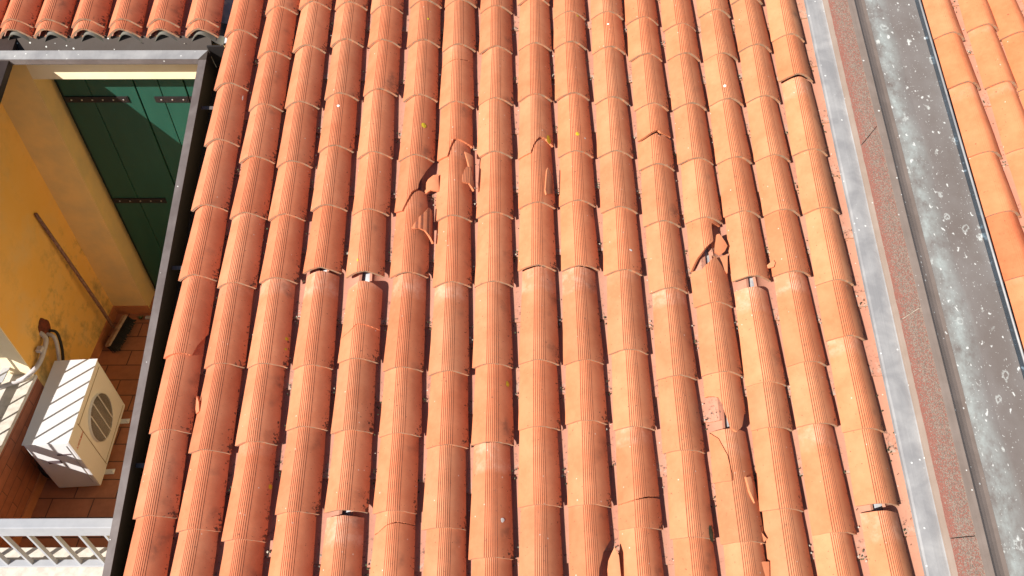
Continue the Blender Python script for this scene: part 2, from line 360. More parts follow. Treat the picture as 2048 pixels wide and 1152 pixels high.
# ---------------------------------------------------------------- tiles
TT = math.radians(73); L = .515
W0, W1, H0, H1 = .203, .170, .073, .066
def surf(u, v, pan=False, W0=W0, W1=W1, H0=H0, H1=H1):
    k = v / L
    w_ = W0 + (W1 - W0) * k; h_ = H0 + (H1 - H0) * k
    a = u * TT
    x = w_ / 2 * math.sin(a) / math.sin(TT)
    if pan: z = h_ * (1 - math.cos(a)) / (1 - math.cos(TT)); n = Vector((math.sin(a), 0, -math.cos(a)))
    else:
        # rounded crest running into nearly flat flanks
        x = w_ / 2 * u; q = abs(u); z = h_ * (1 - q ** 1.68)
        sl_ = -math.copysign(1.68 * q ** .68 * h_ / (w_ / 2), u); n = Vector((sl_, 0, -1)).normalized()
    return Vector((x, v, z)), n      # n points to the hidden side
def tile_bm(seed=0, vs=None, ve=None, u0=-1, u1=1, pan=False, grooves=True, dense=False, th=.0135, wid=None, rough_s=False, rough_e=False, gamp=1.0, flat=1.0):
    bm = bmesh.new(); r = random.Random(seed)
    dims = wid or (dict(W0=.146, W1=.174, H0=.030, H1=.040) if pan else {})
    us = [-1 + 2 * i / 34 for i in range(35)]
    cu = lambda q: math.sin(max(-1, min(1, q)) * TT) / math.sin(TT)
    if vs: vs = [(cu(q), v_) for q, v_ in vs]
    if ve: ve = [(cu(q), v_) for q, v_ in ve]
    u0, u1 = cu(u0), cu(u1)
    gset = []
    if grooves and not pan:
        wfix = .098
        for g in range(7):
            xg = (g - 3) * .0096
            for dx in (-.0018, 0, .0018): gset.append(((xg + dx), dx == 0))
        us = [u for u in us if abs(u) > .36] + [(g - 2.5) * .0096 / .1015 for g in range(6)]
    pts = [(u, 0) for u in us]
    for xg, deep in gset:
        u = xg / .1015
        pts.append((u, .0021 * gamp if deep else 0))
    if dense:
        for i in range(81):
            u = -1 + i / 40
            if all(abs(u - q[0]) > .006 for q in pts):
                pts.append((u, 0))
    if vs:
        for u, _ in vs:
            if all(abs(u - q[0]) > .004 for q in pts): pts.append((u, 0))
    pts = sorted(p for p in pts if u0 - 1e-6 <= p[0] <= u1 + 1e-6)
    if abs(pts[0][0] - u0) > .01: pts.insert(0, (u0, 0))
    if abs(pts[-1][0] - u1) > .01: pts.append((u1, 0))
    nr = 14 if dense else 9
    o1, o2 = r.uniform(0, 99), r.uniform(0, 99)
    Ft, Fb = [], []
    for u, gd in pts:
        a = lerp(vs, u) if vs else 0.0
        b = lerp(ve, u) if ve else L
        a += (noise.noise((u * 2.2, o1, 0)) * .003 + noise.noise((u * 14, o1, 3)) * (.0022 if rough_s else .0007))
        b += noise.noise((u * 3, o2, 0)) * .002 + (noise.noise((u * 14, o2, 3)) * .002 if rough_e else 0)
        if b < a + .0015: b = a + .0015
        ct, cb = [], []
        for j in range(nr + 1):
            v = a + (b - a) * j / nr
            p, n = surf(u, v, pan, **dims)
            edge = max(0, abs(u) - .75) / .25
            p.x += noise.noise((v * 3, o1, 7)) * .0022 + math.copysign(edge * noise.noise((v * 26, o2 + (5 if u > 0 else 0), 2)) * .0016, u)
            p.z += noise.noise((v * 2.5, o2, 9)) * .0018 + noise.noise((u * 1.3 + v * 4, o1, 5)) * .0010
            q = p + n * th
            if not pan: p = p + n * gd
            ct.append(bm.verts.new(p)); cb.append(bm.verts.new(q))
        Ft.append(ct); Fb.append(cb)
    n = len(pts)
    isg = [p[1] > 0 for p in pts]
    for i in range(n - 1):
        g = isg[i] or isg[i + 1]
        for j in range(nr):
            f = bm.faces.new((Ft[i][j], Ft[i + 1][j], Ft[i + 1][j + 1], Ft[i][j + 1])); f.smooth = True; f.material_index = 2 if g else 0
            f = bm.faces.new((Fb[i][j], Fb[i][j + 1], Fb[i + 1][j + 1], Fb[i + 1][j])); f.smooth = True
        f = bm.faces.new((Ft[i][0], Fb[i][0], Fb[i + 1][0], Ft[i + 1][0])); f.material_index = 3 if rough_s else 1
        f = bm.faces.new((Ft[i][nr], Ft[i + 1][nr], Fb[i + 1][nr], Fb[i][nr])); f.material_index = 3 if rough_e else 1
    for i in (0, n - 1):
        for j in range(nr):
            q = (Ft[i][j], Ft[i][j + 1], Fb[i][j + 1], Fb[i][j]); f = bm.faces.new(q if i == 0 else q[::-1]); f.material_index = 0 if abs(pts[i][0]) > .99 else 3
    # crisp groove lips and rims
    bm.edges.ensure_lookup_table()
    for i in range(n):
        near = isg[i] or (i > 0 and isg[i - 1]) or (i < n - 1 and isg[i + 1])
        for j in range(nr):
            if near or i in (0, n - 1):
                e = bm.edges.get((Ft[i][j], Ft[i][j + 1]))
                if e: e.smooth = False
    for col in (Ft, Fb):
        for i in range(n - 1):
            for j in (0, nr):
                e = bm.edges.get((col[i][j], col[i + 1][j]))
                if e: e.smooth = False
    return bm
TM = [M['cover'], M['rim'], M['groove'], M['fresh']]
PM = [M['pan'], M['rim'], M['groove'], M['fresh']]
def tmesh(name, bm, mats=TM):
    me = bpy.data.meshes.new(name); bmesh.ops.recalc_face_normals(bm, faces=bm.faces[:]); bm.to_mesh(me); bm.free()
    for m in mats: me.materials.append(m)
    return me
COVERS = [tmesh('cover_tile', tile_bm(i)) for i in range(8)]
SMOOTHC = [tmesh('cover_tile', tile_bm(40 + i, gamp=.35), [M['cover'], M['rim'], M['cover'], M['fresh']]) for i in range(4)]
PANS = [tmesh('channel_tile', tile_bm(100 + i, pan=True), PM) for i in range(6)]
TILT = math.radians(1.5)
def tcolor(x, k=1.0):
    t = max(0, min(1, (x + 1.7) / 3.6))
    a = Vector((.59, .200, .102)); b = Vector((.59, .226, .106))
    c = a.lerp(b, t ** .8)
    j = rnd.uniform(-1, 1); e = rnd.uniform(-1, 1)
    c = Vector((c.x * (1 + .05 * e), c.y * (1 + .07 * j + .05 * e), c.z * (1 + .10 * j + .05 * e)))
    return c * k * (1 + .07 * rnd.uniform(-1, 1))
def place(name, me, x, s, hb, yaw=0, roll=0, pitch=0, col=None, alpha=.7):
    o = bpy.data.objects.new(name, me); C.objects.link(o)
    m = Matrix.Translation(RP(x, s, hb)) @ RF @ Matrix.Rotation(yaw, 4, 'Z') @ Matrix.Rotation(roll, 4, 'Y') @ Matrix.Rotation(-TILT + pitch, 4, 'X')
    o.matrix_world = m
    c = col if col is not None else tcolor(x)
    o.color = (c[0], c[1], c[2], alpha)
    return o
COLS = {
 1: (-1.61, -0.0007, [3.46, 3.06, 2.668, 2.246, 1.829, 1.403, 1.023, 0.629]),
 2: (-1.3991, 0.0184, [3.641, 3.295, 2.91, 2.554, 2.196, 1.786, 1.351, 0.926, 0.57]),
 3: (-1.1894, 0.0043, [3.68, 3.34, 2.927, 2.524, 2.186, 1.813, 1.35, 0.964, 0.526]),
 4: (-0.9663, -0.0007, [3.676, 3.385, 2.987, 2.625, 2.244, 1.869, 1.342, 1.035, 0.644]),
 5: (-0.7424, 0.0046, [3.647, 3.381, 3.015, 2.582, 2.216, 1.846, 1.374, 1.019, 0.651]),
 6: (-0.5154, 0.0159, [3.691, 3.38, 2.975, 2.561, 2.215, 1.842, 1.329, 1.002, 0.646]),
 7: (-0.2929, 0.0005, [3.694, 3.345, 2.924, 2.554, 2.177, 1.787, 1.308, 0.946, 0.573]),
 8: (-0.0761, 0.0087, [3.645, 3.329, 2.948, 2.583, 2.195, 1.789, 1.346, 0.96, 0.445]),
 9: (0.1511, 0.02, [3.713, 3.352, 2.976, 2.572, 2.256, 1.88, 1.363, 1.032, 0.672]),
 10: (0.3705, 0.0112, [3.596, 3.362, 2.983, 2.585, 2.267, 1.879, 1.362, 1.06, 0.671]),
 11: (0.5981, 0.0099, [3.596, 3.324, 2.954, 2.584, 2.226, 1.852, 1.415, 1.03, 0.569]),
 12: (0.8235, -0.0047, [3.551, 3.27, 2.907, 2.498, 2.14, 1.749, 1.281, 0.918, 0.527]),
 13: (1.045, -0.0053, [3.5, 3.273, 2.91, 2.536, 2.16, 1.788, 1.668, 1.3, 0.985, 0.777, 0.507]),
 14: (1.2571, 0.019, [3.61, 3.273, 2.941, 2.542, 2.199, 1.815, 1.246, 1.025, 0.649]),
 15: (1.472, 0.0138, [3.718, 3.34, 2.962, 2.555, 2.208, 1.843, 1.35, 1.043, 0.544]),
 16: (1.6888, -0.001, [3.416, 3.116, 2.594, 2.219, 1.791, 1.484, 1.016, 0.671])}
ORD = ['zeroth', 'first', 'second', 'third', 'fourth', 'fifth', 'sixth', 'seventh', 'eighth', 'ninth', 'tenth', 'eleventh', 'twelfth', 'thirteenth', 'fourteenth', 'fifteenth', 'sixteenth', 'seventeenth']
HB = -.076
GRP = 'ridged cover tiles of the main roof'
def xcol(c, s):
    X, dx, _ = COLS[c]; return X + dx * (s - 2) / 3
# special shapes: (column, row) -> keyword sets; more than one entry = the tile has snapped into pieces
SP = {
 (6, 4): [dict(vs=[(-1, .019), (-.41, .001), (-.33, .025), (-.04, .105), (.2, .131), (.25, .18), (.53, .263), (1, .34)], rough_s=True, label='cover tile left of the big smooth shard, its lower right half snapped away')],
 (6, 5): [dict(ve=[(.70, .508), (.86, .435), (1, .39)], rough_e=True, label='cover tile with chipped top right corner below the big smooth shard')],
 (7, 3): [dict(vs=[(-1, .012), (-.31, .005), (-.17, .072), (-.03, .112), (.2, .112), (.83, .105), (1, .10)], rough_s=True, label='cover tile above the thin pointed shard, lower right corner broken off')],
 (9, 3): [dict(vs=[(-1, .001), (-.24, .004), (-.13, .052), (0, .085), (.18, .112), (.47, .110), (1, .09)], rough_s=True, label='cover tile with a big yellow lichen patch beside its broken lower right corner')],
 (12, 3): [dict(vs=[(-1, .195), (-.5, .20), (.12, .226), (.25, .214), (.67, .222), (1, .225)], rough_s=True, lift=.004, label='upper half of a cover tile broken along a jagged line with a small dark hole'),
           dict(ve=[(-1, .178), (-.5, .182), (.05, .206), (.12, .180), (.25, .20), (.67, .203), (1, .208)], rough_e=True, label='lower half of the jaggedly broken cover tile, slid slightly down')],
 (13, 5): [dict(vs=[(-1, .085), (-.97, .085), (-.55, .144), (-.2, .189), (.15, .227), (.19, .237), (.21, .30), (.26, .348), (1, .36)], rough_s=True, label='badly shattered cover tile ending in a diagonal break over the striped hole')],
 (13, 6): [dict(ve=[(-1, .192), (-.77, .2), (-.39, .196), (-.09, .23), (.24, .264), (.47, .23), (.63, .203), (1, .19)], rough_e=True, label='short tile stump below the diagonal break, top edge ragged')],
 (13, 8): [dict(vs=[(-1, .21), (-.73, .208), (-.33, .19), (-.23, .152), (-.17, .107), (-.06, .034), (.16, .018), (.45, .05), (.75, .12), (1, .13)], rough_s=True, label='broken cover tile ending in a pointed tongue beside a white triangular hole')],
 (13, 9): [dict(u1=-.2, ve=[(-1, .241), (-.72, .222), (-.52, .2), (-.27, .118), (-.2, .03)], rough_e=True, label='curved triangular tile piece outlined by a dark crack under the tongue tile')],
 (11, 8): [dict(vs=[(-1, .112), (-.21, .123), (.25, .140), (1, .150)], rough_s=True, label='upper part of a cover tile split by a slanting crack near the bottom'),
           dict(ve=[(-1, .109), (-.21, .119), (.25, .132), (1, .139)], rough_e=True, label='lower part of the cover tile split by a slanting crack near the bottom')],
 (5, 6): [dict(ve=[(-1, .40), (-.2, .422), (.4, .418), (1, .40)], vs=[(-1, .128), (-.46, .146), (-.1, .179), (.16, .182), (1, .176)], rough_s=True, lift=.006, label='upper part of a cracked cover tile overriding its lower part, pale brown rim'),
          dict(ve=[(-1, .14), (-.46, .16), (-.1, .19), (.16, .195), (1, .19)], rough_e=True, yaw=.012, label='lower part of the cracked cover tile, tucked under a pale curved break')],
 (6, 9): [dict(vs=[(-1, .292), (-.64, .301), (-.23, .329), (.14, .339), (1, .337)], rough_s=True, lift=.003, label='narrow upper strip of a cover tile cracked across at the bottom edge of the photo'),
          dict(ve=[(-1, .287), (-.64, .297), (-.23, .325), (.14, .335), (1, .332)], rough_e=True, label='cover tile below the curved crack at the bottom edge of the photo')],
 (7, 2): [dict(vs=[(-1, .305), (.17, .314), (1, .340)], rough_s=True, lift=.001, label='short upper piece of a cover tile cracked straight across near the top'),
          dict(ve=[(-1, .301), (.17, .310), (1, .335)], rough_e=True, label='long lower piece of the cover tile cracked straight across near the top')],
 (1, 5): [dict(vs=[(-1, 0), (.44, .0), (.56, .057), (.82, .107), (1, .13)], rough_s=True, label='cover tile in the first column by the black gutter, lower right corner missing')],
 (10, 9): [dict(vs=[(-1, 0), (.1, .0), (.21, .107), (.43, .182), (.9, .237), (1, .24)], rough_s=True, label='cover tile at the bottom edge with its right flank broken open over a dark hole')],
}
HINT = {(5, 5): 'cover tile with a white and dark hole open under its lower rim', (14, 5): 'cover tile with grey white underlay showing under its lower rim',
 (4, 6): 'slid cover tile, its top edge bared, five columns left of centre', (14, 6): 'slid cover tile just below the grey white underlay patch',
 (8, 8): 'slid cover tile with a white dropping on its right flank, bottom centre', (15, 8): 'slid cover tile with a white chalky band across its top, lower right',
 (16, 2): 'slid cover tile below a small dark hole in the column beside the grey flashing', (16, 7): 'cover tile with a black slot under its rim in the column beside the grey flashing',
 (5, 8): 'cover tile with a dark blue slot under its lower rim', (2, 7): 'slid cover tile with chalky band across its top, second column from the black gutter'}
for c in range(1, 17):
    X, dx, js = COLS[c]
    js = js + [js[-1] - {8: .40, 15: .40, 5: .536, 16: .545}.get(c, .385)]
    for r, s in enumerate(js):
        x = xcol(c, s) + rnd.uniform(-.0035, .0035); yaw = rnd.uniform(-.014, .014)
        if r: yaw += 0
        slid = r > 0 and (js[r - 1] - s) > .46
        al = rnd.uniform(.1, .45) + (.55 if slid else 0)
        col = tcolor(x)
        tone = 'paler' if col.y > .29 else ('orange' if col.y > .25 else 'salmon')
        lab = '%s ridged cover tile, %s down in the %s column right of the black side gutter' % (tone, ORD[r + 1], ORD[c])
        if (c, r) in HINT: lab = HINT[(c, r)]
        if (c, r) in SP:
            for q in SP[(c, r)]:
                q = dict(q); lb = q.pop('label'); lift = q.pop('lift', 0); yw = q.pop('yaw', 0)
                me = tmesh('cover_tile', tile_bm(c * 31 + r, dense=True, **q))
                o = place('cover_tile', me, x, s, HB + lift, yaw + yw, 0, 0, col, al)
                tag(o, lb, 'roof tile', GRP)
        else:
            o = place('cover_tile', COVERS[rnd.randrange(8)], x, s, HB, yaw, rnd.uniform(-.015, .015), 0, col, al)
            tag(o, lab, 'roof tile', GRP)
        o['cr'] = c * 100 + r
BYCR = {}
for o in C.objects:
    if 'cr' in o.keys(): BYCR[o['cr']] = o
# channel tiles
PJ = {1: (-.27, 1), 2: (-.08, 1), 3: (.02, 1), 4: (0, 1), 5: (-.02, 1), 6: (-.03, 1), 7: (-.10, 1), 8: (0, 1), 9: (0, 1), 10: (.03, 1), 11: (-.02, 1), 12: (-.13, 1), 13: (-.015, 1), 14: (0, 1), 15: (0, 1), 16: (.09, 1)}
pan_ends = []
for g in range(1, 17):
    off = PJ[g][0]
    n = 0
    for k in range(9, -3, -1):
        s = 1.215 + off + .387 * (k - 2) + rnd.uniform(-.015, .015)
        if s > 3.95 or s < -.1: continue
        if g < 16: x = (xcol(g, s) + xcol(g + 1, s)) / 2
        else: x = xcol(16, s) + .112
        n += 1
        cc = tcolor(x, 1.04)
        o = place('channel_tile', PANS[rnd.randrange(6)], x, s, -.106, rnd.uniform(-.008, .008), 0, math.radians(-.1), cc, 0)
        where = ('between the %s and %s cover columns' % (ORD[g], ORD[g + 1])) if g < 16 else 'beside the grey flashing'
        tag(o, 'smooth concave channel tile, %s down in the groove %s' % (ORD[n], where), 'channel tile', 'channel tiles between the cover columns')
        pan_ends.append((x, s))
# corrugated underlay, one sheet of the house roof
def sheet(x0, x1, s0, s1, phase_x, pitch=.22, hv=-.136, hc=-.098, th=.005, ns=1, amp_pow=1):
    bm = bmesh.new(); nx = int((x1 - x0) / .0137) + 1; rows = []
    for j in range(ns + 1):
        s = s0 + (s1 - s0) * j / ns; row = []
        for i in range(nx + 1):
            x = x0 + (x1 - x0) * i / nx
            k = .5 - .5 * math.cos(2 * PI * (x - phase_x) / pitch)
            h = hc + (hv - hc) * k ** amp_pow
            row.append((bm.verts.new((x, s, h)), bm.verts.new((x, s, h - th))))
        rows.append(row)
    for j in range(ns):
        for i in range(nx):
            a, b, c_, d = rows[j][i], rows[j][i + 1], rows[j + 1][i + 1], rows[j + 1][i]
            bm.faces.new((a[0], b[0], c_[0], d[0])).smooth = True; bm.faces.new((a[1], d[1], c_[1], b[1])).smooth = True
    for i in range(nx):
        for j, fl in ((0, 0), (ns, 1)):
            a, b = rows[j][i], rows[j][i + 1]; q = (a[0], a[1], b[1], b[0]); bm.faces.new(q if not fl else q[::-1])
    return bm
house = empty('house', (-1.8, 4.6, 0)); tag(house, 'yellow plastered house with a walled roof terrace sunk into its tiled roof', 'house')
HM = Matrix.Translation((1.8, -4.6, 0))     # world -> house space
def hpart(name, bm, m, parent=house, smooth=False):
    bm.transform(HM); return obj(name, bm, m, parent, smooth)
def rpart(name, bm, m, parent=house, smooth=False):
    bm.transform(ROOF); return hpart(name, bm, m, parent, smooth)
bm = sheet(-1.70, 1.93, -.1, 5.2, -1.61, .2199); rpart('roof_underlay', bm, M['underlay'])
bm = sheet(-3.3, -1.70, 3.47, 5.2, -1.853, .2217); rpart('roof_underlay', bm, M['underlay'])
# ---------------------------------------------------------------- upper-left roof edge
LX = [-2.968 - .21, -2.968, -2.760, -2.537, -2.314, -2.084, -1.846]
for i, x in enumerate(LX):
    nm = ORD[i] if i else 'leftmost cut-off'
    for k, s in enumerate((3.463, 3.526, 3.93)):
        hb = HB + (.0, .017, .004)[k]
        me = COVERS[rnd.randrange(8)]
        cc = tcolor(-1.9, .98)
        o = place('cover_tile', me, x + rnd.uniform(-.002, .002), s, hb, .02 if k < 2 else .02, 0, 0 if k != 1 else math.radians(-.3), cc, .2)
        if k == 2: bpy.data.objects.remove(o); continue
        tag(o, ('under' if k == 0 else 'upper') + ' cover tile of the %s doubled pair on the eave above the terrace gutter' % (nm if i else 'cut-off leftmost'), 'roof tile', 'eave tiles above the terrace')
    if i < 6:
        xp = (x + LX[i + 1]) / 2
        for k, s in enumerate((3.475, 3.86)):
            if k: continue
            o = place('channel_tile', PANS[rnd.randrange(6)], xp, s, -.099, .0, 0, 0, tcolor(-1.9, .9), 0)
            tag(o, 'channel tile end between the %s and %s doubled cover tiles above the terrace gutter' % (nm if i else 'leftmost', ORD[i + 1]), 'channel tile', 'channel tiles on the terrace eave')
            pan_ends.append((xp, s))
# wavy fibre-cement edge under the eave tiles
bm = sheet(-3.25, -1.735, 3.455, 3.62, -1.850, .2225, hv=-.128, hc=-.034, th=.006); bm.transform(Matrix.Translation((0, 0, -.006)))
rpart('corrugated_eave_edge', bm, M['fibre'])
# ---------------------------------------------------------------- terrace shell (world coordinates, z relative to camera)
XW, YW, ZF, ZP = -3.25, 4.4, -5.09, -4.49
XR = -1.79
def wb(lo, hi, bev=0):
    bm = bmesh.new(); box(bm, (lo[0], lo[1], lo[2] + CAMZ), (hi[0], hi[1], hi[2] + CAMZ), bev); return bm
def roofz(y, h): return RP(0, (y + math.sin(SL) * (D0 + h)) / math.cos(SL), h).z - CAMZ
def zof(y, h):   # height (camera-relative) of the roof-parallel plane h above world y
    s = (y - N.y * (D0 + h)) / U.y; return U.z * s + N.z * (D0 + h)
bm = bmesh.new()   # side wall with its end facing the parapet
pts = [(3.33, ZF), (4.75, ZF), (4.75, zof(4.75, -.2)), (3.33, zof(3.33, -.2))]
prism(bm, [(y, z + CAMZ) for y, z in pts], XW - .32, XW, 0)
sw = hpart('side_wall', bm, M['plaster'])
XJ = -2.972   # door jamb
bm = wb((XW, YW, ZF), (XJ, 4.75, -2.69)); fw = hpart('front_wall', bm, M['plaster2'])
bm = wb((XJ, YW, -2.857), (XR, 4.75, -2.69)); hpart('lintel', bm, M['cream'])
bm = bmesh.new()
pts = [(1.80, ZF), (4.40, ZF), (4.40, zof(4.40, -.27)), (1.80, zof(1.80, -.27))]
prism(bm, [(y, z + CAMZ) for y, z in pts], XR, XR + .2, 0); hpart('terrace_right_wall', bm, M['plaster2'])
bm = wb((XJ, 4.60, ZF), (XR, 4.75, -2.857)); hpart('door_recess_back', bm, M['greendark'])
bm = wb((XW - .32, 3.322, ZP + .001), (XW - .001, 3.3295, zof(3.33, -.2))); hpart('wall_end_lit_panel', bm, M['cream'])  # thin added panel, carries the wall end's sunlit tone as colour
# skirting, butted
bm = wb((XW + .0, 3.33, ZF), (XW + .012, YW - .012, ZF + .085)); hpart('skirting', bm, M['skirting'])
bm = wb((XW, YW - .012, ZF), (XJ + .01, YW, ZF + .085)); hpart('skirting', bm, M['skirting'])
bm = wb((XW, 2.09, ZF), (XW + .012, 3.33, ZF + .085)); hpart('skirting', bm, M['skirting'])
bm = wb((XJ, 4.42, ZF), (XR, 4.6, ZF + .045), .004); hpart('door_sill', bm, M['skirting'])
# parapets
bm = wb((XW - .30, 2.08, 0 - CAMZ), (XW, 3.33, ZP - .03)); hpart('parapet_wall', bm, M['cladding'])
bm = wb((XW - .32, 2.081, ZP - .03), (XW + .012, 3.328, ZP), .004); hpart('parapet_coping', bm, M['concrete'])
bm = wb((XW - .30, 1.80, 0 - CAMZ), (XR, 2.08, ZP - .03)); hpart('parapet_wall', bm, M['outer'])
bm = wb((XW - .32, 1.78, ZP - .03), (XR, 2.081, ZP), .004); hpart('parapet_coping', bm, M['concrete'])
# outer walls
bm = wb((XR + .01, -.1, -CAMZ), (2.4, 7, -4.7)); hpart('outer_wall', bm, M['outer'])
bm = wb((XW - .32, 3.335, -CAMZ), (XR, 7, ZF - .02)); hpart('outer_wall', bm, M['outer'])
def tslab(name, x0, x1, y0, y1, h1, h0, m):
    bm = bmesh.new()
    p = [(y0, zof(y0, h0)), (y1, zof(y1, h0)), (y1, zof(y1, h1)), (y0, zof(y0, h1))]
    prism(bm, [(y, z + CAMZ) for y, z in p], x0, x1, 0); return hpart(name, bm, m)
tslab('roof_slab', -1.70, 1.9, -.05, 7, -.15, -.30, M['outer'])
tslab('roof_slab', -3.55, -1.70, 4.46, 7, -.15, -.28, M['outer'])
# floor
fl = obj('terrace_floor', wb((XW, 1.9, ZF - .12), (XR, 4.62, ZF)), M['floor']); tag(fl, kind='structure')
bm = bmesh.new(); box(bm, (-150, -150, -.2), (150, 150, 0)); g = obj('ground', bm, M['ground']); tag(g, kind='structure')
# shutters: boards cut by dark joints, strap hinges, screws
def shutter(x0, x1, joints, straps):
    bm = bmesh.new(); xs = [x0] + joints + [x1]
    for a, b in zip(xs, xs[1:]):
        box(bm, (a + .0025, 4.545, ZF + .06 + CAMZ), (b - .0025, 4.585, -2.80 + CAMZ), .004)
    box(bm, (x0 + .01, 4.560, ZF + .07 + CAMZ), (x1 - .01, 4.580, -2.81 + CAMZ))
    sh = hpart('shutter', bm, M['green'])
    for (a, b, zt) in straps:
        bm = bmesh.new(); box(bm, (a, 4.536, zt - .044 + CAMZ), (b, 4.5449, zt + CAMZ), .002)
        box(bm, (b - .006, 4.536, zt - .046 + CAMZ), (b + .004, 4.5449, zt + .002 + CAMZ), .001)
        hg = hpart('strap_hinge', bm, M['iron'], sh)
        bm = bmesh.new(); n = max(2, int((b - a) / .065))
        for k in range(n):
            xx = a + (b - a) * (k + .6) / n
            bmesh.ops.create_icosphere(bm, subdivisions=1, radius=.0065, matrix=Matrix.Translation((xx, 4.535, zt - .022 + CAMZ)))
        hpart('screws', bm, M['steel'], sh)
    return sh
shutter(-2.925, -2.4335, [-2.738], [(-2.921, -2.508, -3.081), (-2.921, -2.54, -3.965)])
shutter(-2.4285, -2.108, [-2.273], [(-2.3305, -2.112, -3.082), (-2.3305, -2.112, -3.965)])
shutter(-2.103, -1.80, [-1.95], [(-2.10, -1.84, -3.082)])
# left verge trim and eave underside
tslab('left_roof_slab', -6.0, -2.975, 2.36, 4.44, -.09, -.135, M['verge'])
# eave gutter over the terrace
gut = bmesh.new()
x0, x1 = -3.40, -1.80
prof = [(4.450, -2.590), (4.400, -2.672), (4.335, -2.674), (4.333, -2.632), (4.282, -2.645), (4.279, -2.676), (4.276, -2.676), (4.277, -2.641), (4.337, -2.622), (4.340, -2.668), (4.398, -2.667), (4.446, -2.586)]
prism(gut, [(y, z + CAMZ) for y, z in prof], x0, x1, 0)
# mitred flange: trough in brown, flange in galvanised sheet
gutter = hpart('eave_gutter', gut, M['brown'])
bm = bmesh.new()
fp = [(x0, 4.277, -2.6395), (-1.846, 4.277, -2.6395), (-1.800, 4.340, -2.6195), (x0, 4.340, -2.6195)]
vs_ = [bm.verts.new((a, b, c_ + CAMZ)) for a, b, c_ in fp] + [bm.verts.new((a, b, c_ - .0025 + CAMZ)) for a, b, c_ in fp]
bm.faces.new(vs_[:4]); bm.faces.new(vs_[7:3:-1])
for i in range(4): bm.faces.new((vs_[i], vs_[i + 4], vs_[(i + 1) % 4 + 4], vs_[(i + 1) % 4]))
hpart('gutter_flange', bm, M['galv'], gutter)
bm = wb((x0, 4.2745, -2.673), (-1.847, 4.2765, -2.640)); hpart('gutter_face', bm, M['mauve'], gutter)
# right-hand verge channel
def vx(s, a, b): return a + (b - a) * (3.33 - s) / (3.33 - .46)
bm = bmesh.new()
S0, S1 = -.1, 3.375
for (xa, xb, ha, hb_) in ((-1.846, -1.8015, -.094, -.090),):
    q = []
    for s in (S0, S1):
        for a, b in ((-1.846, -1.807), (-1.8015, -1.7716)):
            for h in (-.094, -.090): q.append(bm.verts.new((vx(s, a, b), s, h)))
    for f in ((1, 3, 7, 5), (0, 4, 6, 2), (0, 2, 3, 1), (4, 5, 7, 6), (0, 1, 5, 4), (2, 6, 7, 3)): bm.faces.new([q[i] for i in f])
vg = rpart('verge_channel', bm, M['mauve'])
bm = bmesh.new()
for (a, b, h0, h1) in (((-1.804, -1.774), (-1.802, -1.772), -.25, -.0945), ((-1.700, -1.690), (-1.692, -1.682), -.25, -.10)):
    q = [bm.verts.new((vx(s, *xx), s, h)) for s in (S0, S1) for xx in (a, b) for h in (h0, h1)]
    for f in ((1, 3, 7, 5), (0, 4, 6, 2), (0, 2, 3, 1), (4, 5, 7, 6), (0, 1, 5, 4), (2, 6, 7, 3)): bm.faces.new([q[i] for i in f])
box(bm, (-1.82, S0, -.262), (-1.68, S1 + .1, -.2505))
box(bm, (-1.80, S1, -.25), (-1.70, S1 + .01, -.06))
rpart('channel_inside', bm, M['dark'], vg)
for s in (2.99, 1.94, .888):
    bm = bmesh.new(); box(bm, (-1.80, s - .011, -.150), (-1.70, s + .011, -.146)); rpart('strap', bm, M['mauve'], vg)
# ---------------------------------------------------------------- railings of the terrace
def railing(name, label, pts_fn, parts):
    t = empty(name, parts['o']); tag(t, label, 'railing')
    T = Matrix.Translation(-Vector(parts['o']))
    for nm, lo, hi, bev in parts['boxes']:
        bm = bmesh.new(); box(bm, (lo[0], lo[1], lo[2] + CAMZ), (hi[0], hi[1], hi[2] + CAMZ), bev); bm.transform(T); obj(nm, bm, M['white'], t)
    return t
bx_ = [('top_rail', (XW - .2, 1.946, -4.065), (XR - .02, 2.002, -3.972), .004), ('bottom_rail', (XW - .2, 1.955, -4.478), (XR - .02, 1.995, -4.462), .002)]
for k in range(-7, 6):
    xx = -2.444 + .138 * k + .0
    if xx < XW - .2 or xx > XR - .05: continue
    bx_.append(('baluster', (xx - .007, 1.963, -4.462), (xx + .007, 1.987, -4.065), .001))
railing('railing', 'white painted railing with slanting-looking balusters on the front parapet, bottom left', None, dict(o=(-2.4, 1.975, ZP + CAMZ), boxes=bx_))
bx_ = [('bottom_rail', (-3.455, 2.02, -4.430), (-3.395, 3.275, -4.412), .002), ('top_rail', (-3.46, 2.02, -3.66), (-3.40, 3.328, -3.60), .004), ('middle_rail', (-3.50, 2.02, -4.150), (-3.388, 3.328, -4.140), .002),
       ('end_bracket', (-3.425, 3.20, -4.411), (-3.375, 3.328, -4.404), .002)]
for k in range(10):
    yy = 2.05 + .132 * k
    bx_.append(('baluster', (-3.434, yy - .005, -4.411), (-3.422, yy + .005, -3.66), .001))
railing('railing', 'white side railing end fixed to the cream wall end above the left parapet', None, dict(o=(-3.43, 2.6, ZP + CAMZ), boxes=bx_))
